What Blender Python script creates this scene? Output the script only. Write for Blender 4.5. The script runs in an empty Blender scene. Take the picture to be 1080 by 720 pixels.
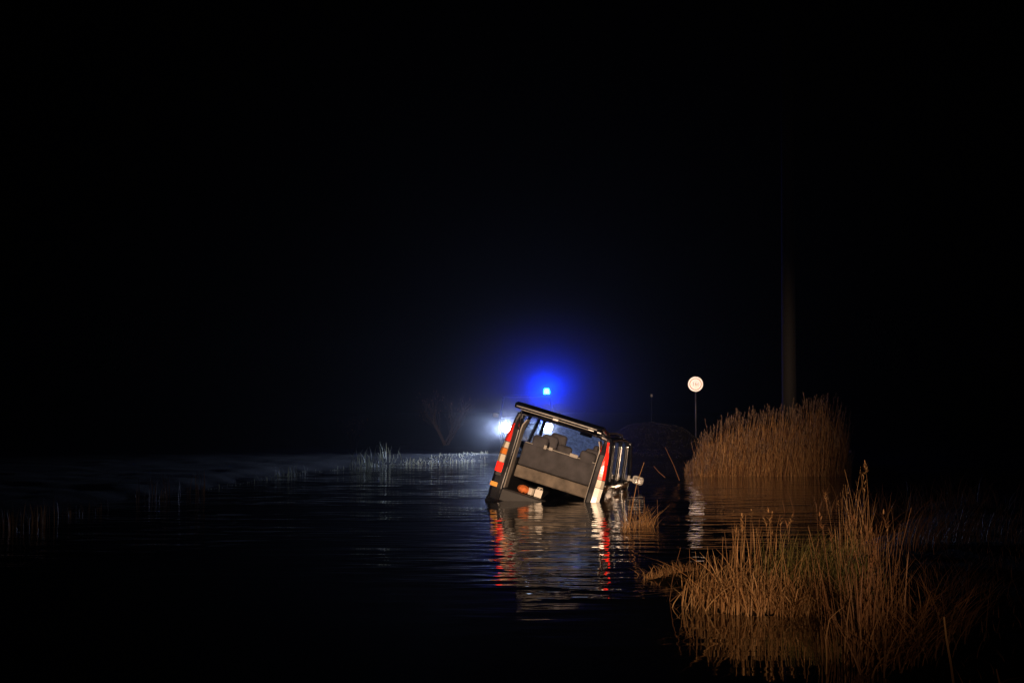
import bpy, bmesh, math, random
from mathutils import Vector, Matrix, Euler
R = math.radians
random.seed(7)
sc = bpy.context.scene
COL = sc.collection

# ------------------------------------------------------------------ camera
CAM_H = 1.75; F = 1500.0; PIT = math.atan((428-360)/F)
cd = bpy.data.cameras.new('camera'); cam = bpy.data.objects.new('camera', cd); COL.objects.link(cam)
cd.lens = 50.0; cd.sensor_width = 36.0; cd.clip_start = 0.1; cd.clip_end = 3000
cam.location = (0, 0, CAM_H); cam.rotation_euler = (R(90)+PIT, 0, 0)
sc.camera = cam

# ------------------------------------------------------------------ night sky
w = bpy.data.worlds.new('World'); sc.world = w; w.use_nodes = True
nt = w.node_tree; bg = nt.nodes['Background']
sky = nt.nodes.new('ShaderNodeTexSky'); sky.sky_type = 'NISHITA'; sky.sun_disc = False
sky.sun_elevation = R(-4); sky.sun_rotation = R(200)
nt.links.new(sky.outputs[0], bg.inputs[0]); bg.inputs[1].default_value = 0.001

# ------------------------------------------------------------------ view
sc.view_settings.view_transform = 'Standard'; sc.view_settings.look = 'None'
sc.view_settings.exposure = 0; sc.view_settings.gamma = 1; sc.view_settings.use_curve_mapping = False
sc.render.resolution_x = 1024; sc.render.resolution_y = 682
sc.render.engine = 'CYCLES'
sc.cycles.volume_bounces = 0

# ------------------------------------------------------------------ work lamp of the rescue crew behind the camera, plus an added fill
def spot(name, loc, aim, power, col, cone, blend=1.0, rad=0.12, parent=None):
    l = bpy.data.lights.new(name, 'SPOT'); l.energy = power; l.color = col; l.spot_size = R(cone); l.spot_blend = blend
    l.shadow_soft_size = rad
    o = bpy.data.objects.new(name, l); COL.objects.link(o); o.location = loc
    d = Vector(aim)-Vector(loc); o.rotation_euler = d.to_track_quat('-Z', 'Y').to_euler()
    if parent: o.parent = parent
    return o
WARM = (1.0, 0.66, 0.42)
spot('work_light', (-1.2, -28, 5.5), (2.5, 37, 1.9), 160000, WARM, 11.6)
spot('added_wide_fill', (-1.2, -25, 3.4), (0.5, 30, 0.5), 1300, WARM, 42)  # added wide fill that lifts the dim reeds on the left shore

# ================================================================== helpers
def mat(name, col, rough=0.6, metal=0.0, spec=0.5, emit=None, es=0.0, coat=0.0, noise=0.0, nscale=8.0, bump=0.0, bscale=40.0, alpha=None, trans=0.0):
    m = bpy.data.materials.new(name); m.use_nodes = True
    n = m.node_tree; b = n.nodes['Principled BSDF']
    b.inputs['Base Color'].default_value = (*col, 1); b.inputs['Roughness'].default_value = rough
    b.inputs['Metallic'].default_value = metal; b.inputs['Specular IOR Level'].default_value = spec
    b.inputs['Coat Weight'].default_value = coat; b.inputs['Transmission Weight'].default_value = trans
    if alpha is not None: b.inputs['Alpha'].default_value = alpha
    if emit: b.inputs['Emission Color'].default_value = (*emit, 1); b.inputs['Emission Strength'].default_value = es
    tc = n.nodes.new('ShaderNodeTexCoord')
    if noise:
        t = n.nodes.new('ShaderNodeTexNoise'); t.inputs['Scale'].default_value = nscale; t.inputs['Detail'].default_value = 6
        n.links.new(tc.outputs['Object'], t.inputs['Vector'])
        r = n.nodes.new('ShaderNodeValToRGB')
        r.color_ramp.elements[0].position = .3; r.color_ramp.elements[1].position = .7
        r.color_ramp.elements[0].color = (*[c*(1-noise) for c in col], 1)
        r.color_ramp.elements[1].color = (*[min(1, c*(1+noise)) for c in col], 1)
        n.links.new(t.outputs['Fac'], r.inputs[0]); n.links.new(r.outputs[0], b.inputs['Base Color'])
        mr = n.nodes.new('ShaderNodeMapRange'); mr.inputs[3].default_value = rough*.75; mr.inputs[4].default_value = min(1, rough*1.3)
        n.links.new(t.outputs['Fac'], mr.inputs[0]); n.links.new(mr.outputs[0], b.inputs['Roughness'])
    if bump:
        t2 = n.nodes.new('ShaderNodeTexNoise'); t2.inputs['Scale'].default_value = bscale; t2.inputs['Detail'].default_value = 4
        n.links.new(tc.outputs['Object'], t2.inputs['Vector'])
        bu = n.nodes.new('ShaderNodeBump'); bu.inputs['Strength'].default_value = bump; bu.inputs['Distance'].default_value = .02
        n.links.new(t2.outputs['Fac'], bu.inputs['Height']); n.links.new(bu.outputs[0], b.inputs['Normal'])
    return m

def leaf_mat(name, cols, rough=0.6):
    m = bpy.data.materials.new(name); m.use_nodes = True
    n = m.node_tree; b = n.nodes['Principled BSDF']; b.inputs['Roughness'].default_value = rough
    b.inputs['Specular IOR Level'].default_value = .3
    g = n.nodes.new('ShaderNodeNewGeometry'); r = n.nodes.new('ShaderNodeValToRGB'); cr = r.color_ramp
    for i, c in enumerate(cols):
        p = i/(len(cols)-1)
        e = cr.elements[0] if i == 0 else (cr.elements[-1] if i == len(cols)-1 else cr.elements.new(p))
        e.position = p; e.color = (*c, 1)
    n.links.new(g.outputs['Random Per Island'], r.inputs[0]); n.links.new(r.outputs[0], b.inputs['Base Color'])
    tr = n.nodes.new('ShaderNodeBsdfTranslucent'); n.links.new(r.outputs[0], tr.inputs[0])
    mx = n.nodes.new('ShaderNodeMixShader'); mx.inputs[0].default_value = .25
    n.links.new(b.outputs[0], mx.inputs[1]); n.links.new(tr.outputs[0], mx.inputs[2])
    n.links.new(mx.outputs[0], n.nodes['Material Output'].inputs['Surface'])
    return m

class MB:
    def __init__(s): s.v = []; s.f = []; s.mi = []; s.cur = 0
    def quad(s, a, b, c, d):
        i = len(s.v); s.v += [tuple(a), tuple(b), tuple(c), tuple(d)]; s.f.append((i, i+1, i+2, i+3)); s.mi.append(s.cur)
    def grid(s, P, closed=False):
        i0 = len(s.v); nr = len(P); nc = len(P[0])
        for r in P: s.v += [tuple(p) for p in r]
        for r in range(nr-1):
            for c in range(nc if closed else nc-1):
                c2 = (c+1) % nc
                s.f.append((i0+r*nc+c, i0+r*nc+c2, i0+(r+1)*nc+c2, i0+(r+1)*nc+c)); s.mi.append(s.cur)
    def box(s, c, d, rot=None):
        i = len(s.v); M = rot.to_matrix() if isinstance(rot, Euler) else rot
        for k in range(8):
            p = Vector(((k & 1)-.5, ((k >> 1) & 1)-.5, ((k >> 2) & 1)-.5)); p = Vector((p.x*d[0], p.y*d[1], p.z*d[2]))
            if M: p = M @ p
            s.v.append(tuple(p+Vector(c)))
        for q in ((0, 2, 3, 1), (4, 5, 7, 6), (0, 1, 5, 4), (2, 6, 7, 3), (0, 4, 6, 2), (1, 3, 7, 5)):
            s.f.append(tuple(i+a for a in q)); s.mi.append(s.cur)
    def tube(s, pts, rad, n=6, cap=True):
        pts = [Vector(p) for p in pts]; rad = rad if isinstance(rad, (list, tuple)) else [rad]*len(pts)
        i0 = len(s.v)
        for k, p in enumerate(pts):
            t = (pts[min(k+1, len(pts)-1)]-pts[max(k-1, 0)]).normalized()
            a = t.orthogonal().normalized() if k == 0 else (a - t*a.dot(t)).normalized()
            b = t.cross(a)
            for j in range(n):
                an = 2*math.pi*j/n; s.v.append(tuple(p+(a*math.cos(an)+b*math.sin(an))*rad[k]))
        for k in range(len(pts)-1):
            for j in range(n):
                s.f.append((i0+k*n+j, i0+k*n+(j+1) % n, i0+(k+1)*n+(j+1) % n, i0+(k+1)*n+j)); s.mi.append(s.cur)
        if cap and n > 2:
            s.f.append(tuple(i0+j for j in range(n))[::-1]); s.mi.append(s.cur)
            e = i0+(len(pts)-1)*n; s.f.append(tuple(e+j for j in range(n))); s.mi.append(s.cur)
    def disc_lathe(s, prof, n=32, axis='y', c=(0, 0, 0)):
        # prof: list of (r, t) along axis
        P = []
        for (r, t) in prof:
            row = []
            for j in range(n):
                a = 2*math.pi*j/n; u, v = r*math.cos(a), r*math.sin(a)
                p = {'x': (t, u, v), 'y': (u, t, v), 'z': (u, v, t)}[axis]
                row.append((p[0]+c[0], p[1]+c[1], p[2]+c[2]))
            P.append(row)
        s.grid(P, True)
    def blade(s, base, h, lean, ang, wd, segs=4, droop=1.6, twist=0.0, tip=0.12, kink=0):
        # a leaf blade: narrow ribbon, bent outwards
        dx, dy = math.cos(ang), math.sin(ang); P = []
        sa = ang+math.pi/2+twist; px, py = math.cos(sa), math.sin(sa)
        for k in range(segs+1):
            t = k/segs; o = lean*t**droop; z = h*(t-0.18*lean/max(h, .01)*t*t*t)
            ww = wd*(1-t)**.6*(0.55+.45*min(1, t*4)) + wd*tip*(1-t)
            if kink and t > kink: o += (t-kink)*h*.8; z = h*kink+(z-h*kink)*-.35
            c = Vector(base)+Vector((dx*o, dy*o, z))
            if k == segs: P.append(c)
            else: P.append((c-Vector((px, py, 0))*ww*.5, c+Vector((px, py, 0))*ww*.5))
        i = len(s.v)
        for k in range(segs): s.v += [tuple(P[k][0]), tuple(P[k][1])]
        s.v.append(tuple(P[-1]))
        for k in range(segs-1): s.f.append((i+2*k, i+2*k+1, i+2*k+3, i+2*k+2)); s.mi.append(s.cur)
        k = segs-1; s.f.append((i+2*k, i+2*k+1, i+2*segs)); s.mi.append(s.cur)
    def build(s, name, mats, parent=None, smooth=False, bevel=0, solid=0, subsurf=0, loc=None, fixn=False):
        me = bpy.data.meshes.new(name); me.from_pydata(s.v, [], s.f); me.update()
        mats = mats if isinstance(mats, (list, tuple)) else [mats]
        for m in mats: me.materials.append(m)
        if len(mats) > 1: me.polygons.foreach_set('material_index', s.mi)
        if smooth: me.polygons.foreach_set('use_smooth', [True]*len(me.polygons))
        o = bpy.data.objects.new(name, me); COL.objects.link(o)
        if fixn:
            bm = bmesh.new(); bm.from_mesh(me); bmesh.ops.recalc_face_normals(bm, faces=bm.faces); bm.to_mesh(me); bm.free()
        if parent: o.parent = parent
        if loc: o.location = loc
        if solid:
            md = o.modifiers.new('solid', 'SOLIDIFY'); md.thickness = solid; md.offset = 0
        if bevel:
            md = o.modifiers.new('bevel', 'BEVEL'); md.width = bevel; md.segments = 2; md.limit_method = 'ANGLE'; md.angle_limit = R(40)
        if subsurf:
            md = o.modifiers.new('sub', 'SUBSURF'); md.levels = subsurf; md.render_levels = subsurf
        return o

def tag(o, label=None, cat=None, group=None, kind=None):
    if label: o['label'] = label
    if cat: o['category'] = cat
    if group: o['group'] = group
    if kind: o['kind'] = kind
    return o
def empty(name, loc=(0, 0, 0), rz=0):
    o = bpy.data.objects.new(name, None); COL.objects.link(o); o.location = loc; o.rotation_euler = (0, 0, rz); o.empty_display_size = .3
    return o
def gp(px, py, z=0.0):
    """point of the level z seen at photo pixel px, py"""
    u = -(py-360)/F; r = (px-540)/F; c, s = math.cos(PIT), math.sin(PIT)
    dy = c-u*s; dz = s+u*c; t = (z-CAM_H)/dz
    return Vector((r*t, dy*t, z))
def gx(px, D):  return (px-540)/F*D
def gz(py, D):  return CAM_H+(428-py)/F*D
def lerp(a, b, t): return a+(b-a)*t
def interp(x, pts):
    if x <= pts[0][0]: return pts[0][1]
    for (a, b), (c, d) in zip(pts, pts[1:]):
        if x <= c: return lerp(b, d, (x-a)/(c-a))
    return pts[-1][1]
def sm(t): t = max(0, min(1, t)); return t*t*(3-2*t)

# ================================================================== terrain
WATER = [(-9.5, 6), (-9.1, 14), (-8.0, 21.9), (-7.3, 26), (-6.7, 30), (-5.7, 38), (-3.9, 43.4), (-1.3, 45.8), (1.5, 46.3), (4.6, 46.0),
         (6.0, 46.5), (6.6, 42), (5.6, 38.5), (5.2, 36.6), (7.5, 36.4), (9.8, 37.0), (10.5, 34), (9.4, 30), (8.2, 26.5), (6.8, 24.5), (6.2, 22.0), (5.2, 19.5), (4.0, 17.0),
         (3.1, 15.2), (2.4, 14.9), (1.75, 14.9), (1.3, 14.6), (1.25, 14.0), (1.6, 13.4), (1.62, 12.6), (1.72, 12.15), (2.2, 12.05), (2.7, 12.1), (2.75, 11.4),
         (2.55, 10.7), (2.5, 9.8), (2.6, 8.5), (3.0, 6.5), (1, 5.8), (-4, 5.5)]
def inside(x, y):
    c = False; j = len(WATER)-1
    for i in range(len(WATER)):
        xi, yi = WATER[i]; xj, yj = WATER[j]
        if (yi > y) != (yj > y) and x < (xj-xi)*(y-yi)/(yj-yi)+xi: c = not c
        j = i
    return c
def sdist(x, y):
    best = 1e9; j = len(WATER)-1
    for i in range(len(WATER)):
        ax, ay = WATER[j]; bx, by = WATER[i]; dx, dy = bx-ax, by-ay
        t = max(0, min(1, ((x-ax)*dx+(y-ay)*dy)/(dx*dx+dy*dy)))
        d = math.hypot(x-ax-dx*t, y-ay-dy*t); best = min(best, d); j = i
    return -best if inside(x, y) else best
from mathutils import noise as mn
def gh(x, y):
    d = sdist(x, y) if (-60 < x < 60 and -30 < y < 110) else 50
    nz = .05*mn.noise(Vector((x*.9, y*.9, 0)))+.03*mn.noise(Vector((x*3, y*3, 5)))
    if d < 0:
        deep = -.85 if x > -.2 else -.35
        h = deep*sm(-d/1.3)
    else: h = (.16*sm(d/.7)+.1*sm(d/6))
    if abs(d) < .35: nz *= 1.4
    h += nz*(1 if d > -1 else .5)
    # grassy embankment beyond the flood
    e = math.exp(-abs((x-5.0)/1.6)**3.6)*math.exp(-((y-50.5)/2.0)**2); h += .90*e*(1+.10*mn.noise(Vector((x*1.3, y*1.3, 9)))+.04*mn.noise(Vector((x*3.5, y*3.5, 2))))
    return h
def axis(fine0, fine1, step, far):
    a = []; v = fine0
    while v <= fine1: a.append(v); v += step
    lo = []; s_ = step; v = fine0
    while v > -far: s_ *= 1.35; v -= s_; lo.append(max(v, -far))
    hi = []; s_ = step; v = a[-1]
    while v < far: s_ *= 1.35; v += s_; hi.append(min(v, far))
    return lo[::-1]+a+hi
XS = axis(-11, 12, .22, 330); YS = axis(6, 56, .3, 330)
g = MB(); g.grid([[(x, y, gh(x, y)) for x in XS] for y in YS])
m_ground = mat('wet_mud_and_turf', (.007, .0055, .004), .95, spec=.08, noise=.55, nscale=3.0, bump=.6, bscale=18)
ground = tag(g.build('ground', m_ground, smooth=True), kind='structure')

m_water = bpy.data.materials.new('flood_water'); m_water.use_nodes = True
n = m_water.node_tree; b = n.nodes['Principled BSDF']
b.inputs['Base Color'].default_value = (.006, .006, .005, 1); b.inputs['Roughness'].default_value = .03; b.inputs['IOR'].default_value = 1.33
tc = n.nodes.new('ShaderNodeTexCoord')
def wn(scale, sx, sy, detail=3):
    mp = n.nodes.new('ShaderNodeMapping'); mp.inputs['Scale'].default_value = (sx, sy, 1); mp.inputs['Rotation'].default_value = (0, 0, R(8))
    t = n.nodes.new('ShaderNodeTexNoise'); t.inputs['Scale'].default_value = scale; t.inputs['Detail'].default_value = detail
    n.links.new(tc.outputs['Object'], mp.inputs[0]); n.links.new(mp.outputs[0], t.inputs['Vector']); return t
t1 = wn(1.9, .55, 1.4, 2); t2 = wn(.35, 1, 1, 2)
ma = n.nodes.new('ShaderNodeMath'); ma.operation = 'MULTIPLY'
rp = n.nodes.new('ShaderNodeMapRange'); rp.inputs[1].default_value = .42; rp.inputs[2].default_value = .62; rp.inputs[3].default_value = .3; rp.inputs[4].default_value = 1
n.links.new(t2.outputs['Fac'], rp.inputs[0]); n.links.new(t1.outputs['Fac'], ma.inputs[0]); n.links.new(rp.outputs[0], ma.inputs[1])
bu = n.nodes.new('ShaderNodeBump'); bu.inputs['Strength'].default_value = 1.0; bu.inputs['Distance'].default_value = .034
sx = n.nodes.new('ShaderNodeSeparateXYZ'); n.links.new(tc.outputs['Object'], sx.inputs[0])
cm = n.nodes.new('ShaderNodeMapRange'); cm.interpolation_type = 'SMOOTHSTEP'; cm.inputs[1].default_value = 10.5; cm.inputs[2].default_value = 15.5; cm.inputs[3].default_value = .14; cm.inputs[4].default_value = 1
n.links.new(sx.outputs['Y'], cm.inputs[0]); ma2 = n.nodes.new('ShaderNodeMath'); ma2.operation = 'MULTIPLY'
n.links.new(ma.outputs[0], ma2.inputs[0]); n.links.new(cm.outputs[0], ma2.inputs[1]); ma = ma2
n.links.new(ma.outputs[0], bu.inputs['Height']); n.links.new(bu.outputs[0], b.inputs['Normal'])
wb = MB(); wb.quad((-330, -330, 0), (330, -330, 0), (330, 330, 0), (-330, 330, 0))
water = tag(wb.build('flood_water', m_water), kind='structure')

# ------------------------------------------------------------------ haze over the flood
hz = MB(); hz.box((0, 0, 7.0), (680, 680, 19))
m_haze = bpy.data.materials.new('glow_haze'); m_haze.use_nodes = True; n = m_haze.node_tree
n.nodes.remove(n.nodes['Principled BSDF'])
pv = n.nodes.new('ShaderNodeVolumePrincipled'); pv.inputs['Color'].default_value = (.9, .92, 1, 1)
pv.inputs['Density'].default_value = .0002; pv.inputs['Anisotropy'].default_value = .85
n.links.new(pv.outputs[0], n.nodes['Material Output'].inputs['Volume'])
tag(hz.build('haze', m_haze, fixn=True), kind='stuff')
# added haze ball for the camera lens halo round the lamps, thinning outwards
MR = (6.0, 5.5, 4.6)
mb_ = MB(); mb_.grid([[(MR[0]*math.sin(math.pi*i/24)*math.cos(2*math.pi*j/40), MR[1]*math.sin(math.pi*i/24)*math.sin(2*math.pi*j/40), MR[2]*math.cos(math.pi*i/24)) for j in range(40)] for i in range(1, 24)], True)
k_ = len(mb_.v); mb_.f.append(tuple(range(40))[::-1]); mb_.mi.append(0); mb_.f.append(tuple(range(k_-40, k_))); mb_.mi.append(0)
m_halo = bpy.data.materials.new('halo_haze'); m_halo.use_nodes = True; n = m_halo.node_tree
n.nodes.remove(n.nodes['Principled BSDF'])
pv = n.nodes.new('ShaderNodeVolumePrincipled'); pv.inputs['Color'].default_value = (.9, .92, 1, 1); pv.inputs['Anisotropy'].default_value = .7
tc = n.nodes.new('ShaderNodeTexCoord'); mp = n.nodes.new('ShaderNodeMapping'); mp.inputs['Scale'].default_value = (1/MR[0], 1/MR[1], 1/MR[2])
ln = n.nodes.new('ShaderNodeVectorMath'); ln.operation = 'LENGTH'
n.links.new(tc.outputs['Object'], mp.inputs[0]); n.links.new(mp.outputs[0], ln.inputs[0])
mr_ = n.nodes.new('ShaderNodeMapRange'); mr_.inputs[1].default_value = .0; mr_.inputs[2].default_value = 1.0; mr_.inputs[3].default_value = 1; mr_.inputs[4].default_value = 0
pw = n.nodes.new('ShaderNodeMath'); pw.operation = 'POWER'; pw.inputs[1].default_value = 2.6
mu = n.nodes.new('ShaderNodeMath'); mu.operation = 'MULTIPLY'; mu.inputs[1].default_value = .10
n.links.new(ln.outputs['Value'], mr_.inputs[0]); n.links.new(mr_.outputs[0], pw.inputs[0]); n.links.new(pw.outputs[0], mu.inputs[0])
n.links.new(mu.outputs[0], pv.inputs['Density']); n.links.new(pv.outputs[0], n.nodes['Material Output'].inputs['Volume'])
tag(mb_.build('glow_haze', m_halo, fixn=True, loc=(1.1, 49.6, 2.2)), 'added haze ball that gives the blue lens halo round the beacon of the emergency car', 'glow_haze', kind='stuff')

# ================================================================== the sunken people carrier
paint = mat('dark_car_paint', (.012, .013, .018), .22, coat=.6, noise=.25, nscale=6, bump=.03, bscale=9)
plastic = mat('black_plastic', (.02, .02, .022), .5, noise=.3, nscale=12, bump=.15, bscale=60)
trimg = mat('grey_pillar_trim', (.36, .34, .31), .55, noise=.15, nscale=10)
rubber = mat('tyre_rubber', (.015, .015, .015), .8)
alloy = mat('alloy', (.5, .5, .5), .3, metal=1)
moulding = mat('pale_moulding', (.36, .35, .36), .2, coat=.5, noise=.3, nscale=14)
chrome = mat('chrome_trim', (.75, .75, .75), .16, metal=1)
seatd = mat('dark_seat_fabric', (.050, .048, .054), .85, noise=.5, nscale=5, bump=.4, bscale=120)
seatl = mat('light_seat_carpet', (.15, .125, .10), .9, noise=.4, nscale=7, bump=.4, bscale=90)
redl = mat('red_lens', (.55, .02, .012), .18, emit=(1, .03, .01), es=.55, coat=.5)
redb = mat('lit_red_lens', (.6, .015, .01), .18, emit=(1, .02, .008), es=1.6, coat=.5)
clearl = mat('clear_lens', (.78, .72, .6), .2, coat=.4)
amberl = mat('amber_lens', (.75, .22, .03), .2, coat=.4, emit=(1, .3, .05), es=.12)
amberr = mat('glowing_amber_reflector', (.85, .35, .06), .25, emit=(1, .4, .08), es=.35)  # no lamp inside; emission stands in for the light it returns
glass = bpy.data.materials.new('tinted_glass'); glass.use_nodes = True; n = glass.node_tree; b = n.nodes['Principled BSDF']
b.inputs['Base Color'].default_value = (.02, .025, .03, 1); b.inputs['Roughness'].default_value = .04
tp = n.nodes.new('ShaderNodeBsdfTransparent'); tp.inputs[0].default_value = (.55, .6, .62, 1); mx = n.nodes.new('ShaderNodeMixShader'); mx.inputs[0].default_value = .35
n.links.new(tp.outputs[0], mx.inputs[1]); n.links.new(b.outputs[0], mx.inputs[2]); n.links.new(mx.outputs[0], n.nodes['Material Output'].inputs['Surface'])
wet = bpy.data.materials.new('misted_windscreen'); wet.use_nodes = True; n = wet.node_tree; b = n.nodes['Principled BSDF']
b.inputs['Base Color'].default_value = (.5, .6, .7, 1); b.inputs['Roughness'].default_value = .15
tl = n.nodes.new('ShaderNodeBsdfTranslucent'); tl.inputs[0].default_value = (.7, .8, .95, 1)
tp = n.nodes.new('ShaderNodeBsdfTransparent')
tc = n.nodes.new('ShaderNodeTexCoord'); t = n.nodes.new('ShaderNodeTexNoise'); t.inputs['Scale'].default_value = 16; t.inputs['Detail'].default_value = 8; t.inputs['Roughness'].default_value = .75
n.links.new(tc.outputs['Object'], t.inputs['Vector'])
mr = n.nodes.new('ShaderNodeMapRange'); mr.inputs[1].default_value = .35; mr.inputs[2].default_value = .68; mr.inputs[3].default_value = .3; mr.inputs[4].default_value = .95
n.links.new(t.outputs['Fac'], mr.inputs[0]); mx = n.nodes.new('ShaderNodeMixShader')
n.links.new(mr.outputs[0], mx.inputs[0]); n.links.new(tp.outputs[0], mx.inputs[1]); n.links.new(tl.outputs[0], mx.inputs[2])
n.links.new(mx.outputs[0], n.nodes['Material Output'].inputs['Surface'])

HOOD = [(3.55, 1.15), (4.0, 1.10), (4.45, 1.0), (4.65, .88), (4.76, .70), (4.80, .48)]
def xs(z, y=1.5):
    x = .95-.05*max(0, (.8-z)/.8)**2 if z <= 1.15 else .95-.12*((z-1.15)/.8)**1.25
    if y > 3.5: x -= .16*sm((y-3.5)/1.3)
    if y < .35: x -= .03*(1-y/.35)
    return x
def arch(y):
    z = .27
    for c in (.85, 3.85):
        d = abs(y-c)
        if d < .40: z = max(z, .33+math.sqrt(.16-d*d))
    return z
def car_body(root, pm, gm, wm, tgl, nose_lit=False, tail=True):
    """shell of a people carrier: rear at y=0, front at y=4.8"""
    for s in (-1, 1):
        b = MB(); P = []
        y = .02
        while y < 4.78:
            zt = interp(y, [(0, 1.15)]+HOOD); zb = min(arch(y), zt-.05)
            P.append([(s*xs(lerp(zb, zt, k/7), y)*1.0, y, lerp(zb, zt, k/7)) for k in range(8)]); y += .07
        b.grid(P); o = b.build('side_panel', pm, root, smooth=True, solid=.03)
        # door seams and handles
        for yc in (1.55, 2.75):
            h = MB(); h.box((s*(xs(1.02)+.02), yc, 1.0), (.035, .2, .035)); h.build('door_handle', tgl, root, bevel=.01)
        sd = MB()
        for yc in (1.30, 2.32, 3.42):
            sd.tube([(s*(xs(z)+.016), yc, z) for z in (.34, .6, .8, 1.0, 1.14)], .005, 4)
        sd.tube([(s*(xs(.6, yy)+.02), yy, .60) for yy in (1.35, 2, 2.6, 3.3)], .018, 6)
        sd.build('door_seams', plastic, root)
        # pillars
        for (y0, y1, y2, y3) in ((.02, .40, .02, .32), (1.26, 1.34, 1.26, 1.34), (2.27, 2.37, 2.25, 2.33), (3.50, 3.62, 2.80, 2.90)):
            b = MB(); P = []
            for k in range(9):
                t = k/8; z = lerp(1.15, 1.90, t)
                P.append([(s*xs(z, lerp(ya, yb, t)), lerp(ya, yb, t), z) for ya, yb in ((y0, y2), (lerp(y0, y1, .5), lerp(y2, y3, .5)), (y1, y3))])
            b.grid(P); b.build('window_pillar', pm, root, smooth=True, solid=.05)
            c = MB(); c.tube([(s*(xs(lerp(1.15, 1.9, k/8), 1)+.026), lerp(y1, y3, k/8), lerp(1.15, 1.9, k/8)) for k in range(9)], .011, 6)
            if y0 < 3: c.build('window_trim', tgl, root, smooth=True)
        # side windows
        for (y0, y1, y2, y3) in ((.40, 1.26, .32, 1.26), (1.34, 2.27, 1.34, 2.25), (2.37, 3.50, 2.33, 2.80)):
            b = MB(); P = []
            for k in range(7):
                t = k/6; z = lerp(1.15, 1.90, t)
                P.append([(s*(xs(z)-.012), lerp(lerp(y0, y2, t), lerp(y1, y3, t), q/4), z) for q in range(5)])
            b.grid(P); b.build('side_window', gm, root, smooth=True)
        b = MB(); b.tube([(s*(xs(1.15, yy)+.018), yy, 1.155) for yy in (.1, .4, 1.2, 2, 3, 3.5)], .012, 6); b.build('window_trim', tgl, root)
    # roof
    b = MB(); P = []
    for k in range(13):
        y = lerp(.02, 2.85, k/12); zc = 1.95+.035*math.sin(math.pi*k/12)-(.05 if k == 12 else 0)
        P.append([(u*(xs(1.9)), y, zc-.06*abs(u)**5) for u in [(-1+q/6) for q in range(13)]])
    b.grid(P); b.build('roof', pm, root, smooth=True, solid=.035)
    b = MB(); P = []
    for k in range(9):
        y = lerp(.1, 2.75, k/8)
        P.append([(u*(xs(1.9)-.07), y, 1.905-.04*abs(u)**4) for u in [(-1+q/4) for q in range(9)]])
    b.grid(P); b.build('headliner', trimg, root, smooth=True)
    # windscreen, bonnet, nose
    b = MB(); P = []
    for k in range(7):
        t = k/6; y = lerp(3.60, 2.84, t); z = lerp(1.15, 1.90, t); x = xs(z)-.06
        P.append([(u*x, y+.10*(1-u*u), z) for u in [(-1+q/5) for q in range(11)]])
    b.grid(P); b.build('windscreen', wm, root, smooth=True)
    b = MB(); P = []
    prof = [(3.52, 1.16)]+HOOD[1:4]
    for (y, z) in prof:
        P.append([(u*xs(z, y), y+.08*(1-u*u), z+.05*(1-u*u)) for u in [(-1+q/5) for q in range(11)]])
    b.grid(P); b.build('bonnet', pm, root, smooth=True, solid=.02)
    b = MB(); P = []
    for (y, z) in ((4.65, .88), (4.76, .72), (4.80, .55), (4.82, .42), (4.78, .27)):
        P.append([(u*xs(z, y), y+.08*(1-u*u)-.10*max(0, abs(u)-.8)/.2, z+.05*(1-u*u)*(z-.27)) for u in [(-1+q/6) for q in range(13)]])
    b.grid(P); b.build('front_bumper', pm, root, smooth=True, solid=.03)
    b = MB()
    for k in range(5): b.box((0, 4.87, .60+.045*k), (.62, .02, .018))
    b.box((0, 4.85, .69), (.70, .02, .24)); b.build('grille', plastic, root, bevel=.004)
    # floor
    b = MB(); b.box((0, 2.0, .56), (1.78, 3.7, .05)); b.box((0, 3.4, .75), (1.7, .06, .7)); b.build('floor_pan', plastic, root)
    for s in (-1, 1):
        for c in (.85, 3.85):
            t = MB(); t.disc_lathe([(.20, -.10), (.30, -.11), (.33, -.07), (.335, 0), (.33, .07), (.30, .11), (.20, .10)], 36, 'x', (s*.82, c, .33))
            wo = t.build('tyre', rubber, root, smooth=True)
            r_ = MB(); r_.disc_lathe([(.20, -.09), (.19, .05), (.17, .07), (.05, .05), (.0, .055)] if s > 0 else [(.20, .09), (.19, -.05), (.17, -.07), (.05, -.05), (.0, -.055)], 30, 'x', (s*.84, c, .33))
            for k in range(5):
                a = 2*math.pi*k/5; r_.box((s*.91, c+.1*math.cos(a), .33+.1*math.sin(a)), (.03, .15, .035), Euler((a, 0, 0)))
            r_.build('rim', alloy, wo, smooth=False)
    return

KV = 1.09
VAN = empty('people_carrier', (.334*KV, 24.166*KV, CAM_H-(CAM_H+.426)*KV)); VAN.scale = (KV, KV, KV); VAN.rotation_mode = 'YXZ'; VAN.rotation_euler = (R(-1.82), R(16.66), R(-11.29))
tag(VAN, 'dark people carrier half sunk and tilted in the flood water with its tailgate open', 'car')
car_body(VAN, paint, glass, wet, chrome)
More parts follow.
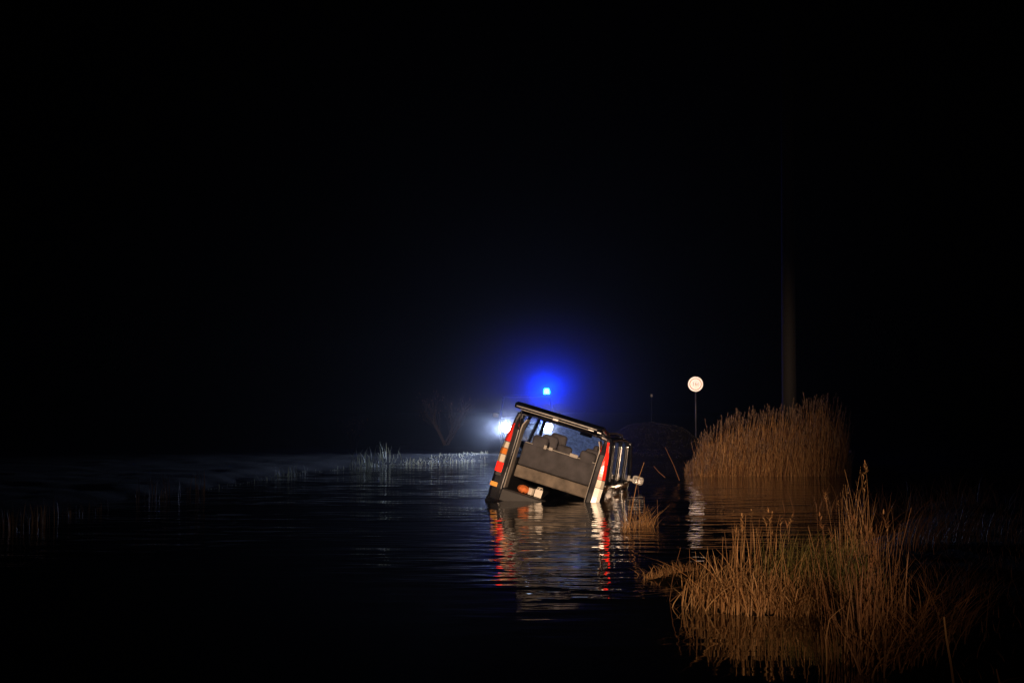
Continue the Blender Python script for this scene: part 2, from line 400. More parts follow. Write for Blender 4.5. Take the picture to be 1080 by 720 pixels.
# rear corner posts + tall lamp columns
def post_ring(s, z, x0, x1, y0, y1):
    return [(s*x0, y0, z), (s*(x0+.02), y0-.02, z), (s*(x1-.05), y0-.02, z), (s*x1, y0+.04, z), (s*x1, y1, z), (s*x0, y1, z)]
for s in (-1, 1):
    b = MB(); P = []
    for k in range(17):
        z = lerp(.40, 1.93, k/16); yo = -.03*math.sin(math.pi*(z-.4)/1.5)-.05*sm((1.0-z)/.5)+.05*sm((z-1.6)/.3)
        P.append(post_ring(s, z, .70+.02*sm((z-1.5)/.4), xs(z, .1)+.005, .0+yo, .16))
    b.grid(P, True); b.build('corner_post', paint, VAN, smooth=False, bevel=.008)
    # tail lamp: housing with stacked lenses
    hb = MB()
    def seg(mb, z0, z1, x0, dp, n=5):
        P = []
        for k in range(n+1):
            z = lerp(z0, z1, k/n); yo = -.03*math.sin(math.pi*(z-.4)/1.5)-.05*sm((1.0-z)/.5)+.05*sm((z-1.6)/.3)-.02
            xo = xs(z, .1)+.012; xi = x0+ (xo-x0)*.35*sm((z-1.45)/.4)
            P.append([(s*xi, yo, z), (s*(xi+.01), yo-dp, z), (s*(xo-.05), yo-dp*.8, z), (s*(xo-.005), yo+.05, z), (s*(xo-.002), yo+.16, z), (s*xi, yo+.16, z)])
        mb.grid(P, True); i = len(mb.v)
        mb.f.append(tuple(range(i-6, i))); mb.mi.append(0); mb.f.append(tuple(range(i-6*(n+1), i-6*n))[::-1]); mb.mi.append(0)
    seg(hb, .80, 1.90, .785, .012, 14)
    hs = hb.build('tail_lamp', plastic, VAN)
    if s > 0: segs_ = [(1.50, 1.87, redb, 'red_lens'), (1.24, 1.49, redl, 'red_lens'), (1.10, 1.23, clearl, 'clear_lens'), (.82, 1.09, mat('glowing_clear_lens', (.8, .72, .6), .2, emit=(1, .78, .52), es=.5), 'clear_lens')]  # lower clear lens has its own warm glow on this side alone
    else: segs_ = [(1.40, 1.72, redl, 'red_lens'), (1.28, 1.385, clearl, 'clear_lens'), (1.17, 1.27, amberl, 'amber_lens'), (1.03, 1.16, clearl, 'clear_lens'), (.86, 1.02, redb, 'red_lens')]  # lens colours differ by side, carrying their differing light reflections
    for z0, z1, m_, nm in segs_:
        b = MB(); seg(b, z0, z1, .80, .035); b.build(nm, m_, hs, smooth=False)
    # inner pillar trim, pale
    b = MB(); P = []
    for k in range(13):
        z = lerp(.62, 1.84, k/12); xi = .69-.06*sm((z-1.7)/.15)
        P.append([(s*xi, .0, z), (s*xi, .30, z), (s*(xi+.02), .30, z), (s*(xi+.02), -.0, z)])
    b.grid(P, True); b.build('pillar_trim', trimg, VAN)
    b = MB(); P = [[(s*.70, lerp(.3, 3.3, q/6), z) for q in range(7)] for z in (.58, .8, 1.0, 1.14)]
    b.grid(P); b.build('side_trim', plastic, VAN)
    # gas strut of the tailgate
    b = MB(); b.tube([(s*.735, .0, 1.62), (s*.70, -.42, 1.97)], .011, 8); b.tube([(s*.722, -.15, 1.745), (s*.70, -.43, 1.978)], .006, 8); b.build('gas_strut', chrome, VAN)
# bumper
b = MB(); P = []
for k in range(21):
    u = -1+k/10; x = u*.95; cur = .16*abs(u)**6
    P.append([(x, -.10+cur+.0, .38), (x, -.155+cur, .34), (x, -.165+cur, .26), (x, -.14+cur, .16), (x, .06, .14), (x, .08, .40), (x, -.06+cur, .41)])
b.grid(P, True); b.build('rear_bumper', paint, VAN, smooth=True)
b = MB(); b.box((0, -.01, .50), (1.42, .10, .20)); b.box((0, .04, .605), (1.40, .16, .02)); b.build('loading_sill', plastic, VAN, bevel=.01)
for s in (-1, 1):
    b = MB(); b.box((s*.86, -.105, .64), (.13, .03, .075), Euler((0, 0, s*.18))); b.build('side_reflector', amberr, VAN, bevel=.008)
# seats
b = MB(); b.box((0, .60, 1.235), (1.37, .12, .40), Euler((R(-6), 0, 0))); b.build('seat_back', seatd, VAN, bevel=.03)
b = MB(); b.box((0, .555, .925), (1.37, .16, .21), Euler((R(-4), 0, 0))); b.build('seat_base_panel', seatl, VAN, bevel=.025)
b = MB(); b.box((0, .565, 1.445), (1.34, .02, .014)); 
b.box((-.30, .56, 1.455), (.05, .05, .07)); b.box((-.20, .56, 1.455), (.07, .05, .055)); b.box((.22, .56, 1.46), (.15, .06, .06)); b.build('seat_latch', trimg, VAN, bevel=.008)
for x, yy, zt, wd in ((-.42, .62, 1.60, .24), (0.02, .64, 1.56, .22), (.45, .62, 1.58, .24), (-.42, 1.55, 1.62, .25), (.40, 1.55, 1.60, .25), (-.40, 2.35, 1.66, .26), (.42, 2.35, 1.66, .26)):
    b = MB(); b.box((x, yy, zt-.10), (wd+.05, .14, .24))
    hr = b.build('headrest', seatd, VAN, smooth=True, bevel=.06); hr.modifiers['bevel'].segments = 5
    for dx in (-.06, .06):
        b = MB(); b.box((x+dx, yy, zt-.27), (.014, .014, .14)); b.build('headrest_rod', chrome, hr)
for x, yy in ((-.40, 1.55), (.40, 1.55), (-.40, 2.35), (.42, 2.35)):
    b = MB(); b.box((x, yy, 1.12), (.50, .14, .64), Euler((R(8), 0, 0))); st_ = b.build('front_seat', seatd, VAN, bevel=.06, smooth=True); st_.modifiers['bevel'].segments = 5; b = MB(); b.box((x, yy+.3, .80), (.50, .5, .16)); b.build('seat_cushion', seatd, st_, bevel=.05)
b = MB(); b.box((0, 3.15, 1.02), (1.5, .35, .22)); b.build('dashboard', plastic, VAN, bevel=.04)
b = MB(); b.box((-.0, 2.80, 1.80), (.24, .02, .065)); b.build('interior_mirror', plastic, VAN, bevel=.01)
# wing mirrors
for s in (-1, 1):
    b = MB(); b.box((s*1.135, 3.22, 1.25), (.215, .14, .155)); o = b.build('wing_mirror', mat('silver_mirror_shell', (.62, .60, .55), .3, noise=.12), VAN, bevel=.045)
    b = MB(); b.box((s*1.145, 3.145, 1.25), (.16, .012, .105)); b.build('mirror_glass', mat('mirror_glass_', (.55, .55, .55), .12, metal=.8), o, bevel=.004)
    b = MB(); b.box((s*.995, 3.24, 1.22), (.10, .07, .045)); b.box((s*.955, 3.26, 1.235), (.045, .12, .11)); b.build('mirror_arm', trimg, o, bevel=.01)
# raised tailgate
TG = empty('tailgate', (0, .06, 1.965)); TG.parent = VAN; TG.rotation_euler = (R(-6.5), 0, 0)
def tgw(t): return lerp(.79, .74, sm(t/.5)) if t < .5 else lerp(.74, .75, sm((t-.5)/.3))-.05*sm((t-.9)/.1)
def tgz(t): return .0+.045*math.sin(math.pi*t)-.05*sm((t-.6)/.4)
LT = 1.05
for (t0, t1, i0, i1, nm) in ((0, .10, 0, 1, 'hinge_rail'), (.5, 1.0, 0, 1, 'lower_panel')):
    b = MB(); P = []
    for k in range(9):
        t = lerp(t0, t1, k/8)
        P.append([(u*tgw(t), -LT*t-.04*(1-u*u)*t, tgz(t)) for u in [(-1+q/6) for q in range(13)]])
    b.grid(P); b.build(nm, paint, TG, smooth=True, solid=.055)
for s in (-1, 1):
    b = MB(); P = []
    for k in range(9):
        t = lerp(.10, .5, k/8); P.append([(s*tgw(t), -LT*t, tgz(t)), (s*(tgw(t)-.05), -LT*t-.01, tgz(t)+.004), (s*(tgw(t)-.10), -LT*t-.015, tgz(t)+.006)])
    b.grid(P); b.build('side_rail', paint, TG, smooth=True, solid=.05)
b = MB(); P = []
for k in range(7):
    t = lerp(.10, .5, k/6); P.append([(u*(tgw(t)-.09), -LT*t-.03*(1-u*u)*t, tgz(t)+.01) for u in [(-1+q/5) for q in range(11)]])
b.grid(P); b.build('rear_window', glass, TG, smooth=True)
b = MB(); P = []
for k in range(5):
    t = lerp(.55, .97, k/4); P.append([(u*(tgw(t)-.10), -LT*t-.03*(1-u*u)*t, tgz(t)-.035) for u in [(-1+q/5) for q in range(11)]])
b.grid(P); b.build('inner_trim', trimg, TG, smooth=True, solid=.015)
b = MB(); b.tube([(u*(tgw(1)-.01), -LT-.045*(1-u*u)-.005, tgz(1)+.004) for u in [(-1+q/8) for q in range(17)]], .012, 6); b.build('edge_moulding', moulding, TG, smooth=True)
b = MB(); b.box((0, -LT-.02, tgz(1)-.035), (.10, .06, .04)); b.build('latch', alloy, TG, bevel=.006)
b = MB(); b.box((.60, -LT-.015, tgz(1)-.03), (.10, .03, .02)); b.box((.74, -LT-.01, tgz(1)-.03), (.07, .03, .022)); b.build('glint_bit', alloy, TG, bevel=.004)  # small metal bits added to give the glints along the edge
b = MB(); b.tube([(0.05, -.14, tgz(.1)+.06), (-.2, -.32, .08), (-.42, -.40, .085)], .012, 6); b.box((.05, -.14, tgz(.1)+.045), (.1, .07, .05)); b.build('rear_wiper', plastic, TG, bevel=.004)
b = MB(); b.tube([(u*.76, .02, 1.935-.03*abs(u)**4) for u in [(-1+q/8) for q in range(17)]], .014, 6); b.build('roof_gutter', moulding, VAN, smooth=True)
# roof rails
for s in (-1, 1):
    b = MB(); b.tube([(s*.70, .25, 1.95), (s*.70, .33, 2.005), (s*.71, 1.4, 2.02), (s*.70, 2.4, 1.995), (s*.70, 2.5, 1.95)], .018, 8); b.build('roof_rail', alloy, VAN, smooth=True)

# things lying in the boot
def at_van(p): return (Matrix.Translation(VAN.location) @ VAN.rotation_euler.to_matrix().to_4x4() @ Matrix.Scale(KV, 4)) @ Vector(p)
def in_boot(o, p, rz=0):
    o.location = at_van(p); o.rotation_mode = 'QUATERNION'
    o.rotation_quaternion = VAN.rotation_euler.to_quaternion() @ Euler((0, 0, rz)).to_quaternion()
orange = mat('orange_cloth', (.75, .20, .05), .7, noise=.25, nscale=14, bump=.4, bscale=30)
white = mat('white_plastic', (.75, .70, .62), .45, noise=.1, nscale=9)
b = MB(); P = []
for k in range(7):
    t = k/6; r_ = .095*math.sin(math.pi*min(1, .12+.88*t))**.6+.012
    P.append([(math.cos(a)*r_*(1.1+.15*math.sin(3*a)), math.sin(a)*r_, .13*t+.012*math.sin(5*a)) for a in [2*math.pi*j/16 for j in range(16)]])
b.grid(P, True); o = b.build('hazard_bag', orange, smooth=True); in_boot(o, (-.40, .20, .625)); tag(o, 'crumpled orange bag low in the open boot of the sunken car', 'bag')
b = MB(); b.box((0, 0, .07), (.14, .12, .14)); b.tube([(0, 0, .14), (0, 0, .165)], .02, 10); b.tube([(-.04, 0, .14), (-.04, 0, .175), (.05, 0, .18), (.05, 0, .14)], .008, 6)
o = b.build('jerry_can', white, bevel=.012); in_boot(o, (-.13, .20, .622), .2); tag(o, 'small pale canister with a handle under the rear seat of the sunken car', 'canister')
b = MB(); b.box((0, 0, .055), (.08, .09, .11)); b.box((0, 0, .117), (.085, .095, .014)); o = b.build('white_carton', white, bevel=.005); in_boot(o, (-.26, .22, .622), -.3); tag(o, 'small white carton between the orange bag and the canister', 'carton')

# ================================================================== emergency vehicle on the far shore
EV = empty('emergency_vehicle', (.52, 48.6, .15), math.pi)   # turned to face the camera
tag(EV, 'dark emergency car facing us beyond the flood with headlights and a blue beacon lit', 'emergency car')
for_rear = -4.82
dglass = mat('dark_glass', (.003, .003, .004), .6, spec=.05)
navy = mat('dark_blue_paint', (.006, .007, .014), .4, coat=.1, noise=.2)
EVo = empty('body_frame'); EVo.parent = EV; EVo.location = (0, -4.85, 0)
bpy.data.objects.remove(EVo)
# body built so that the nose lies at local y=0
class Shift:
    pass
_before = set(COL.objects)
car_body(EV, navy, dglass, dglass, plastic)
b = MB(); b.box((0, .02, 1.05), (1.72, .06, 1.55)); b.build('tail_door', navy, EV, bevel=.03)
b = MB(); b.box((0, -.05, .42), (1.8, .14, .22)); b.build('rear_bumper', plastic, EV, bevel=.03)
for s in (-1, 1):
    b = MB(); b.box((s*1.10, 3.3, 1.28), (.2, .12, .17)); b.build('wing_mirror', plastic, EV, bevel=.03)
for o in [o for o in COL.objects if o not in _before and o.parent == EV]: o.location.y -= 4.85
hl = mat('headlight_glow', (1, 1, 1), .3, emit=(.86, .92, 1.0), es=60)
hlh = mat('headlight_housing', (.6, .6, .62), .25, metal=.7)
for s in (-1, 1):
    b = MB(); b.disc_lathe([(.165, -.10), (.17, .0), (.158, .012)], 28, 'y', (s*.71, .03, .86)); hd = b.build('headlight', hlh, EV, smooth=True)
    b = MB(); b.disc_lathe([(.152, .0), (.14, .018), (.08, .03), (.001, .035)], 28, 'y', (s*.71, .03, .86)); b.build('lens', hl, hd, smooth=True)
    HX = .52-s*.71
    spot('headlight_beam', (HX, 48.6-.12, 1.01), (lerp(HX, 0, .9), 0, 1.6), 2000, (.50, .62, 1.0), 40, 1.0, .08)
    spot('headlight_beam_low', (HX, 48.6-.12, 1.01), (HX-6.0, 41.5, .3), 2400, (.5, .64, 1.0), 66, 1.0, .08)
b = MB(); b.disc_lathe([(.0, 0), (.13, 0), (.13, .035), (.075, .04)], 24, 'z', (-.71, -1.9, 1.99)); bc = b.build('beacon', plastic, EV, smooth=True)
b = MB(); b.disc_lathe([(.10, .0), (.10, .11), (.085, .16), (.045, .185), (.001, .19)], 24, 'z', (-.71, -1.9, 2.03)); b.build('dome', mat('blue_beacon_glow', (.1, .3, 1), .3, emit=(.0008, .03, 1.0), es=1150), bc, smooth=True)

# ================================================================== round weight limit sign
m_signw = mat('sign_white', (.85, .83, .80), .27); m_signr = mat('sign_red', (.42, .02, .015), .27); m_post = mat('galvanised_post', (.06, .06, .06), .5, metal=.4, noise=.3)
SD = 55.5; SX = gx(733.5, SD); SZ = gz(405, SD)-gh(SX, SD)+.02
S = empty('road_sign', (SX, SD, gh(SX, SD)-.02), R(-6.4)); tag(S, 'round white road sign with a thin red ring on a grey post above the reeds', 'road sign')
b = MB(); b.tube([(0, 0, 0), (0, 0, SZ+.2)], .032, 12); b.build('post', m_post, S, smooth=True)
b = MB(); b.disc_lathe([(.0001, .0), (.29, .0), (.29, -.012), (.0001, -.012)], 48, 'y', (0, -.036, SZ)); pt = b.build('sign_plate', m_signw, S)
b = MB(); b.disc_lathe([(.238, -.0), (.238, -.004), (.200, -.004), (.200, 0)], 48, 'y', (0, -.050, SZ)); b.build('red_ring', m_signr, pt)
cu = bpy.data.curves.new('t', 'FONT'); cu.body = '16t'; cu.size = .20; cu.extrude = .002; cu.align_x = 'CENTER'; cu.align_y = 'CENTER'
to = bpy.data.objects.new('t', cu); me = bpy.data.meshes.new_from_object(to); bpy.data.objects.remove(to)
to = bpy.data.objects.new('lettering', me); COL.objects.link(to); to.parent = pt; to.location = (0, -.053, SZ); to.rotation_euler = (R(90), 0, 0)
me.materials.clear(); me.materials.append(mat('sign_grey', (.02, .03, .035), .3))
for dz in (.12, -.12):
    b = MB(); b.box((0, -.012, SZ+dz), (.10, .05, .03)); b.build('clamp', m_post, S)

# ================================================================== utility pole
PD = 41.0; PX = gx(832, PD)
b = MB(); b.tube([(0, 0, -.3), (0, 0, 3), (.01, 0, 8), (.02, 0, 13.6)], [.215, .205, .19, .17], 20)
o = b.build('utility_pole', mat('weathered_wood', (.010, .008, .006), .85, noise=.35, nscale=5, bump=.5, bscale=12), smooth=True, loc=(PX, PD, gh(PX, PD)))
tag(o, 'tall dark wooden utility pole rising out of the reeds past the top of the picture', 'pole')

# ================================================================== plants
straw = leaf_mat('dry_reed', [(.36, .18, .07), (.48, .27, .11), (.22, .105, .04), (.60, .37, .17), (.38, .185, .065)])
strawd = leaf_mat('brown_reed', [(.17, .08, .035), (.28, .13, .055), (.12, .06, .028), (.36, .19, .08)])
green = leaf_mat('green_sedge', [(.13, .12, .03), (.20, .16, .045), (.09, .09, .03), (.30, .20, .07)])
plume = leaf_mat('reed_plume', [(.22, .14, .09), (.30, .20, .13), (.16, .10, .07)])
dull = leaf_mat('dull_turf', [(.09, .075, .05), (.12, .10, .065), (.07, .06, .04)])
bright = leaf_mat('glitter_turf', [(.5, .48, .3), (.3, .3, .18), (.6, .58, .42)])  # headlight glitter put into the paler blade colours
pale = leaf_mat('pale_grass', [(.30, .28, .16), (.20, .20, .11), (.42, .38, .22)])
rnd = random.uniform
def stem(mb, p, h, lean, ang, r0=.004, bend=1.5, n=3, seg=4):
    pts = [Vector(p)+Vector((math.cos(ang)*lean*(k/seg)**bend, math.sin(ang)*lean*(k/seg)**bend, h*k/seg)) for k in range(seg+1)]
    mb.tube(pts, [lerp(r0, r0*.45, k/seg) for k in range(seg+1)], n, cap=False); return pts
def plume_at(mb, p, d, L):
    # feathery seed head of small slivers
    for k in range(12):
        t = k/11; a = rnd(0, 6.28); w_ = .04*math.sin(math.pi*min(1, t*.8+.15))
        q = Vector(p)+Vector(d)*L*t
        mb.blade(q, L*.35, w_+.01, a, .012, 2, 1.0)

# --- far reed bed
rb = MB()
TOP = [(712, .4), (722, .7), (735, 1.1), (750, 1.22), (765, 1.42), (785, 1.36), (805, 1.5), (840, 1.6), (868, 1.85), (880, 1.5), (900, .7)]
def reed_pt():
    px = 712+ (random.random()**.9)*180; D = rnd(35.3, 38.8) if random.random() < .75 else rnd(35.2, 36.0)
    return px, gx(px, D), D
for i in range(2300):
    px, x, y = reed_pt()
    if i >= 2000: px = rnd(722, 748); y = rnd(35.3, 36.8); x = gx(px, y)
    ht = interp(px, TOP)*(.5+.5*random.random()**1.3)
    z = gh(x, y)-.05; lean = rnd(.02, .22)*ht; a = rnd(-.6, .9) if random.random() < .7 else rnd(0, 6.28)
    rb.cur = 0 if random.random() < .75 else 1
    pts = stem(rb, (x, y, z), ht, lean, a, .0065)
    for k in range(3):
        t = rnd(.15, .8); q = Vector(pts[0]).lerp(pts[-1], t)
        rb.blade(q, rnd(.2, .42), rnd(.08, .24), rnd(0, 6.28), .016, 3)
    if ht > interp(px, TOP)*.78 and random.random() < .7:
        rb.cur = 2; plume_at(rb, pts[-1], (math.cos(a)*.2, 0, 1), rnd(.14, .24))
rb.cur = 0
for i in range(3500):
    px, x, y = reed_pt(); 
    if random.random() < .6: y = rnd(35.1, 35.9); x = gx(px, y)
    ht = min(interp(px, TOP)*.6, rnd(.25, .8)); rb.blade((x, y, gh(x, y)-.03), ht, ht*rnd(.1, .7), rnd(0, 6.28), .02, 3)
tag(rb.build('reed_bed', [straw, strawd, plume]), 'broad stand of dry tall reeds at the far water edge', 'reeds', kind='stuff')

# --- clumps
def clump(name, label, pts, n, h, lean, wd, m, cat='reeds', group=None, stems=0, sh=None, dirn=None, plumes=False, edge=.0, stemmat=None, hf=None, kinks=.25):
    """pts: list of (photo px, photo py) base line positions; blades scatter round them"""
    base = [gp(*p) for p in pts]; c = sum(base, Vector())/len(base)
    mb = MB()
    def pick():
        k = random.randrange(len(base)-1) if len(base) > 1 else 0
        a = base[k]; b_ = base[min(k+1, len(base)-1)]; q = a.lerp(b_, random.random())
        return Vector((q.x+random.gauss(0, edge), q.y+abs(random.gauss(0, edge*2.2)), 0))
    def ang(): return rnd(0, 6.28) if dirn is None or random.random() < .35 else random.gauss(dirn, .7)
    for i in range(n):
        q = pick(); hh = rnd(*h)*(hf(q) if hf else 1); q.z = max(gh(q.x, q.y), -.08)-.03
        mb.blade(q-c, hh, hh*rnd(*lean), ang(), wd*rnd(.45, 1.15), 6, droop=rnd(1.2, 2.6), twist=rnd(-1, 1), kink=rnd(.45, .8) if random.random() < kinks else 0)
    o = mb.build(name, m, loc=c); tag(o, label, cat, group)
    if stems:
        sb = MB()
        for i in range(stems):
            q = pick(); q.z = max(gh(q.x, q.y), -.08)-.03; hh = rnd(*sh)*(hf(q) if hf else 1); a = ang(); p_ = stem(sb, q-c, hh, hh*rnd(.03, .22), a, .0032, 1.6)
            if plumes and random.random() < plumes: plume_at(sb, p_[-1], (math.cos(a)*.25, 0, 1), rnd(.06, .13))
        st = sb.build('stems', stemmat or m, o)
    return o
clump('reed_clump', 'bright orange brown clump of dry reeds at the near water edge',
      [(742, 640), (770, 648), (810, 650), (850, 652), (876, 650)], 680, (.12, .58), (.25, 1.3), .0135, straw, stems=50, sh=(.25, .6), edge=.13, dirn=None, kinks=.5)
clump('reed_shoots', 'row of thin upright orange reed shoots rising above the near orange clump',
      [(762, 628), (785, 626), (806, 628), (826, 630)], 26, (.36, .56), (.04, .18), .013, straw, stems=28, sh=(.38, .62), edge=.06, plumes=.4, stemmat=straw)
clump('sedge_clump', 'green and yellow sedge mound between the orange reeds and the tall brown clump',
      [(838, 636), (862, 636), (888, 640), (900, 650)], 800, (.22, .58), (.2, .9), .010, green, cat='sedge', edge=.16, dirn=.3)
clump('tall_reed_clump', 'tall brown reed clump with thin stems, tallest plant in the right foreground',
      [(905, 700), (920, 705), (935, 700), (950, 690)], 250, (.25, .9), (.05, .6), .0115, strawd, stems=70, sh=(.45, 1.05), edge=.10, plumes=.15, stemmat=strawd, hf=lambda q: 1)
clump('leaning_reeds', 'sparse dry stalks with seed tips standing behind the tall brown clump',
      [(892, 600), (905, 600), (915, 604)], 60, (.4, .85), (.05, .4), .011, straw, stems=14, sh=(.6, 1.0), edge=.08, plumes=.4)
clump('drooping_grass', 'drooping dry grass tussock at the foot of the tall clump, bottom right',
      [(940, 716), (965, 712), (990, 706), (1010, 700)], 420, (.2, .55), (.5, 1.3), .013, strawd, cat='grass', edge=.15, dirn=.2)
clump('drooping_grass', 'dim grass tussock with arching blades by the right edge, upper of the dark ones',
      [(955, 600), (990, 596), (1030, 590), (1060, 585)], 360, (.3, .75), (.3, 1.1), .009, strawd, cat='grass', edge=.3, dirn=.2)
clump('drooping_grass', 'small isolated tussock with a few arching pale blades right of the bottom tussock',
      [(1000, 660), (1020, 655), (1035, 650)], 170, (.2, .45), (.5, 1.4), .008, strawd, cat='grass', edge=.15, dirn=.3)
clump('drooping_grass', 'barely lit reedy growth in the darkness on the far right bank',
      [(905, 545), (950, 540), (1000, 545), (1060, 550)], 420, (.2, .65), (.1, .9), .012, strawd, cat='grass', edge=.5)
clump('low_grass', 'low flattened strip of grass on the mud spit left of the orange clump',
      [(690, 612), (705, 608), (725, 606), (745, 606)], 420, (.05, .17), (.4, 1.6), .008, straw, cat='grass', edge=.09)
clump('grass_tuft', 'dry grass tuft in the water beside the right rear corner of the sunken car',
      [(660, 560), (668, 556), (678, 552), (684, 556)], 220, (.12, .5), (.3, 1.1), .009, straw, cat='grass', edge=.07, stems=10, sh=(.4, .7))
# loose stems and broken reeds
def loose(name, label, pts3, r0, m=straw, leaf=()):
    c = Vector(pts3[0]); b = MB(); b.tube([Vector(p)-c for p in pts3], [lerp(r0, r0*.5, k/(len(pts3)-1)) for k in range(len(pts3))], 5)
    for (p, h, l, a, w_) in leaf: b.blade(Vector(p)-c, h, l, a, w_, 5)
    return tag(b.build(name, m, loc=c), label, 'reed stem')
def pp(px, py, D): return (gx(px, D), D, gz(py, D))
loose('lone_reed', 'long thin reed stem leaning in front of the wing mirror of the sunken car', [pp(662, 560, 20.5), pp(666, 535, 20.5), pp(671, 510, 20.5), pp(679, 487, 20.5)], .007)
loose('lone_reed', 'thin stem sticking from the water between the mirror and the far reeds, right hand one', [pp(716, 506, 33), pp(710, 490, 33), pp(701, 471, 33)], .012, strawd)
loose('lone_reed', 'short stem slanting low over the water between the mirror and the far reeds', [pp(701, 503, 33), pp(694, 497, 33), pp(689, 491, 33)], .012, strawd)
loose('broken_reed', 'pale broken reed with a folded leaf standing in water left of the tall clump',
      [pp(868, 722, 9.4), pp(869, 690, 9.4), pp(868, 672, 9.4), pp(872, 651, 9.4), pp(880, 643, 9.35), pp(887, 638, 9.3)], .0045,
      leaf=((pp(873, 650, 9.4), -.10, .16, -.15, .03), (pp(872, 652, 9.4), -.08, .13, -.3, .022)))
loose('broken_reed', 'thick upright reed blade at the bottom edge, right of the drooping tussock', [pp(1003, 735, 8.6), pp(999, 700, 8.6), pp(994, 668, 8.6), pp(992, 648, 8.6)], .009)
loose('broken_reed', 'v shaped pair of bent blades in the bottom right corner', [pp(1058, 735, 8.4), pp(1049, 716, 8.4), pp(1046, 702, 8.4)], .008, leaf=((pp(1050, 718, 8.4), .07, .20, .1, .03),))
loose('lone_reed', 'thin bent twig standing in the dark water on the mud spit', [pp(705, 632, 12.9), pp(708, 610, 12.9), pp(713, 590, 12.9), pp(717, 576, 12.9)], .003, strawd)
loose('lone_reed', 'dry stalk slanting down to the water left of the orange clump', [pp(706, 632, 12.8), pp(722, 618, 12.7), pp(740, 606, 12.6)], .004, strawd)
loose('lone_reed', 'lone thin stalk with a tuft behind the orange clump', [pp(836, 600, 15), pp(832, 570, 15), pp(828, 552, 15)], .004, strawd, leaf=((pp(829, 556, 15), .1, .05, 2, .02), (pp(829, 556, 15), .1, .06, .5, .02)))
loose('lone_reed', 'straight single stalk standing between the orange clump and the tall clump', [pp(862, 595, 14.6), pp(861, 560, 14.6), pp(860, 530, 14.6)], .003, strawd)

# --- left shore
def shore(name, label, pts, n, h, wd, m, edge=.1, lean=(.02, .3), **k): return clump(name, label, pts, n, h, lean, wd, m, edge=edge, **k)
shore('shore_reeds', 'short upright reeds on the left shore at the left edge of the picture', [(-6, 562), (20, 556), (48, 552)], 60, (.28, .55), .022, straw, edge=.08, lean=(.02, .16))
shore('shore_reeds', 'few thin short reeds farther along the left shore, right of the corner ones', [(56, 547), (80, 542), (104, 539)], 34, (.25, .42), .02, strawd, edge=.08, lean=(.02, .16))
shore('shore_reeds', 'very dim thin reeds on the left shore halfway to the bright ones', [(140, 530), (180, 524), (216, 519)], 46, (.3, .6), .024, strawd, edge=.12, lean=(.02, .16))
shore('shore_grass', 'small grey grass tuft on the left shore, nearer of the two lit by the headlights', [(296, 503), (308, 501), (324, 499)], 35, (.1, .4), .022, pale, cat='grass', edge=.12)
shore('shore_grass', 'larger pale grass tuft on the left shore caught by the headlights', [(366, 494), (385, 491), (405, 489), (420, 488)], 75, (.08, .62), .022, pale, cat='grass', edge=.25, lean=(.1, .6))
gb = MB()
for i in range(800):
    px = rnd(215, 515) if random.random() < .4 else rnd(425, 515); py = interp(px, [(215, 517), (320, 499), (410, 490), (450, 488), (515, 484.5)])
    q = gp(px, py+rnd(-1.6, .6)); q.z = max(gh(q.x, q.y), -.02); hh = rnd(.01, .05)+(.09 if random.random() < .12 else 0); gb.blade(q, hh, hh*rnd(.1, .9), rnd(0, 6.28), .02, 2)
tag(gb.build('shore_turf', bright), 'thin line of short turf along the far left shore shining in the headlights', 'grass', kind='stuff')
gb = MB()
for i in range(9000):
    x = rnd(2.2, 8.2); y = rnd(46.4, 52); gb.blade((x, y, gh(x, y)-.01), rnd(.02, .05), rnd(.02, .10), rnd(0, 6.28), .010, 2)
tag(gb.build('embankment_turf', dull), 'short pale turf covering the low embankment behind the sunken car', 'grass', kind='stuff')
gb = MB()
for i in range(5200):
    x = rnd(1.2, 7.5); y = rnd(8.6, 24)
    if sdist(x, y) < .02: continue
    hh = rnd(.03, .16); gb.blade((x, y, gh(x, y)-.01), hh, hh*rnd(.3, 1.3), rnd(0, 6.28), .009, 3)
tag(gb.build('bank_turf', strawd), 'sparse brown turf on the right bank under the reed clumps', 'grass', kind='stuff')

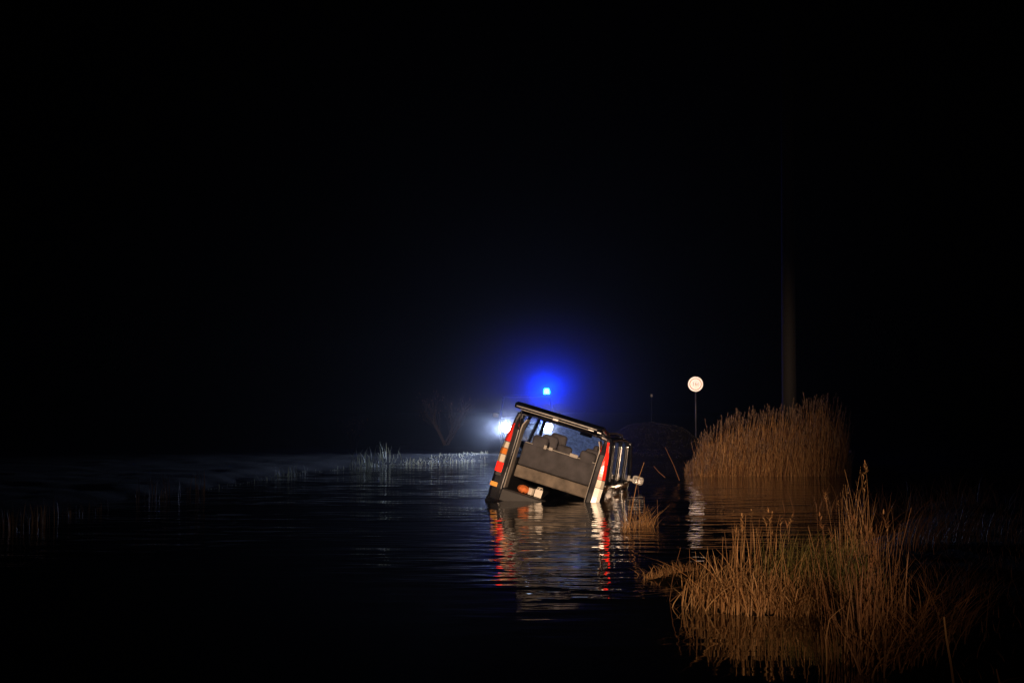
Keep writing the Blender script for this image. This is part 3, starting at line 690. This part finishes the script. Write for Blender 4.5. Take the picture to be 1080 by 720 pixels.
# --- bare shrubs behind the left shore
bark = mat('bark', (.04, .026, .018), .85, noise=.3, nscale=8)
def shrub(x, y, H, spread, label, n=9, leaves=120):
    root = empty('bare_shrub', (x, y, gh(x, y)-.03)); tag(root, label, 'shrub', 'bare shrubs beyond the left shore')
    b = MB(); tips = []
    def grow(p, d, L, r_, dep):
        q = p+d*L; mid = p.lerp(q, .5)+Vector((rnd(-.06, .06), rnd(-.06, .06), 0))*L
        b.tube([p, mid, q], [r_, r_*.8, r_*.6], 4, cap=False); tips.append(q)
        if dep > 0:
            for k in range(3 if dep > 1 else 2):
                nd = (d+Vector((rnd(-.7, .7), rnd(-.7, .7), rnd(-.1, .5)))).normalized(); grow(q if k else mid, nd, L*rnd(.55, .8), r_*.6, dep-1)
    for k in range(n):
        a = rnd(0, 6.28); d = Vector((math.cos(a)*spread, math.sin(a)*spread, 1)).normalized(); grow(Vector((rnd(-.15, .15), rnd(-.15, .15), 0)), d, H*.42, .016, 3)
    b.build('branches', bark, root)
    l = MB()
    for k in range(leaves):
        q = random.choice(tips)+Vector((rnd(-.1, .1), rnd(-.1, .1), rnd(-.1, .1))); l.blade(q, rnd(.03, .08), rnd(.02, .06), rnd(0, 6.28), .03, 2)
    l.build('leaves', strawd, root)
shrub(gx(374, 47), 47, 1.3, .35, 'slim grey shrub behind the pale grass tuft on the left shore', 6, 60)
shrub(gx(470, 54), 54, 2.2, .55, 'faint brownish bare shrub just left of the white headlights', 10)

# --- small far details
b = MB(); D = 70; x = gx(687, D)
b.tube([(0, 0, 0), (0, 0, gz(417, D))], .008, 6)
mp_ = b.build('marker_post', mat('dark_post', (.012, .012, .012), .9), loc=(x, D, 0)); b = MB(); b.box((0, -.03, gz(417, D)), (.09, .02, .13), Euler((0, 0, .2))); b.build('plate', mat('grey_marker', (.2, .2, .2), .5), mp_)
tag(mp_, 'tiny grey marker on a thin dark post far beyond the embankment', 'marker post')
b = MB(); q = gp(897, 485); 
b.tube([(0, 0, 0), (0, 0, .22)], .03, 8); b.box((0, -.032, .17), (.045, .01, .06))
tag(b.build('reflector_post', white, loc=(q.x, q.y, .1)), 'tiny white post in the dark right of the far reeds', 'marker post')
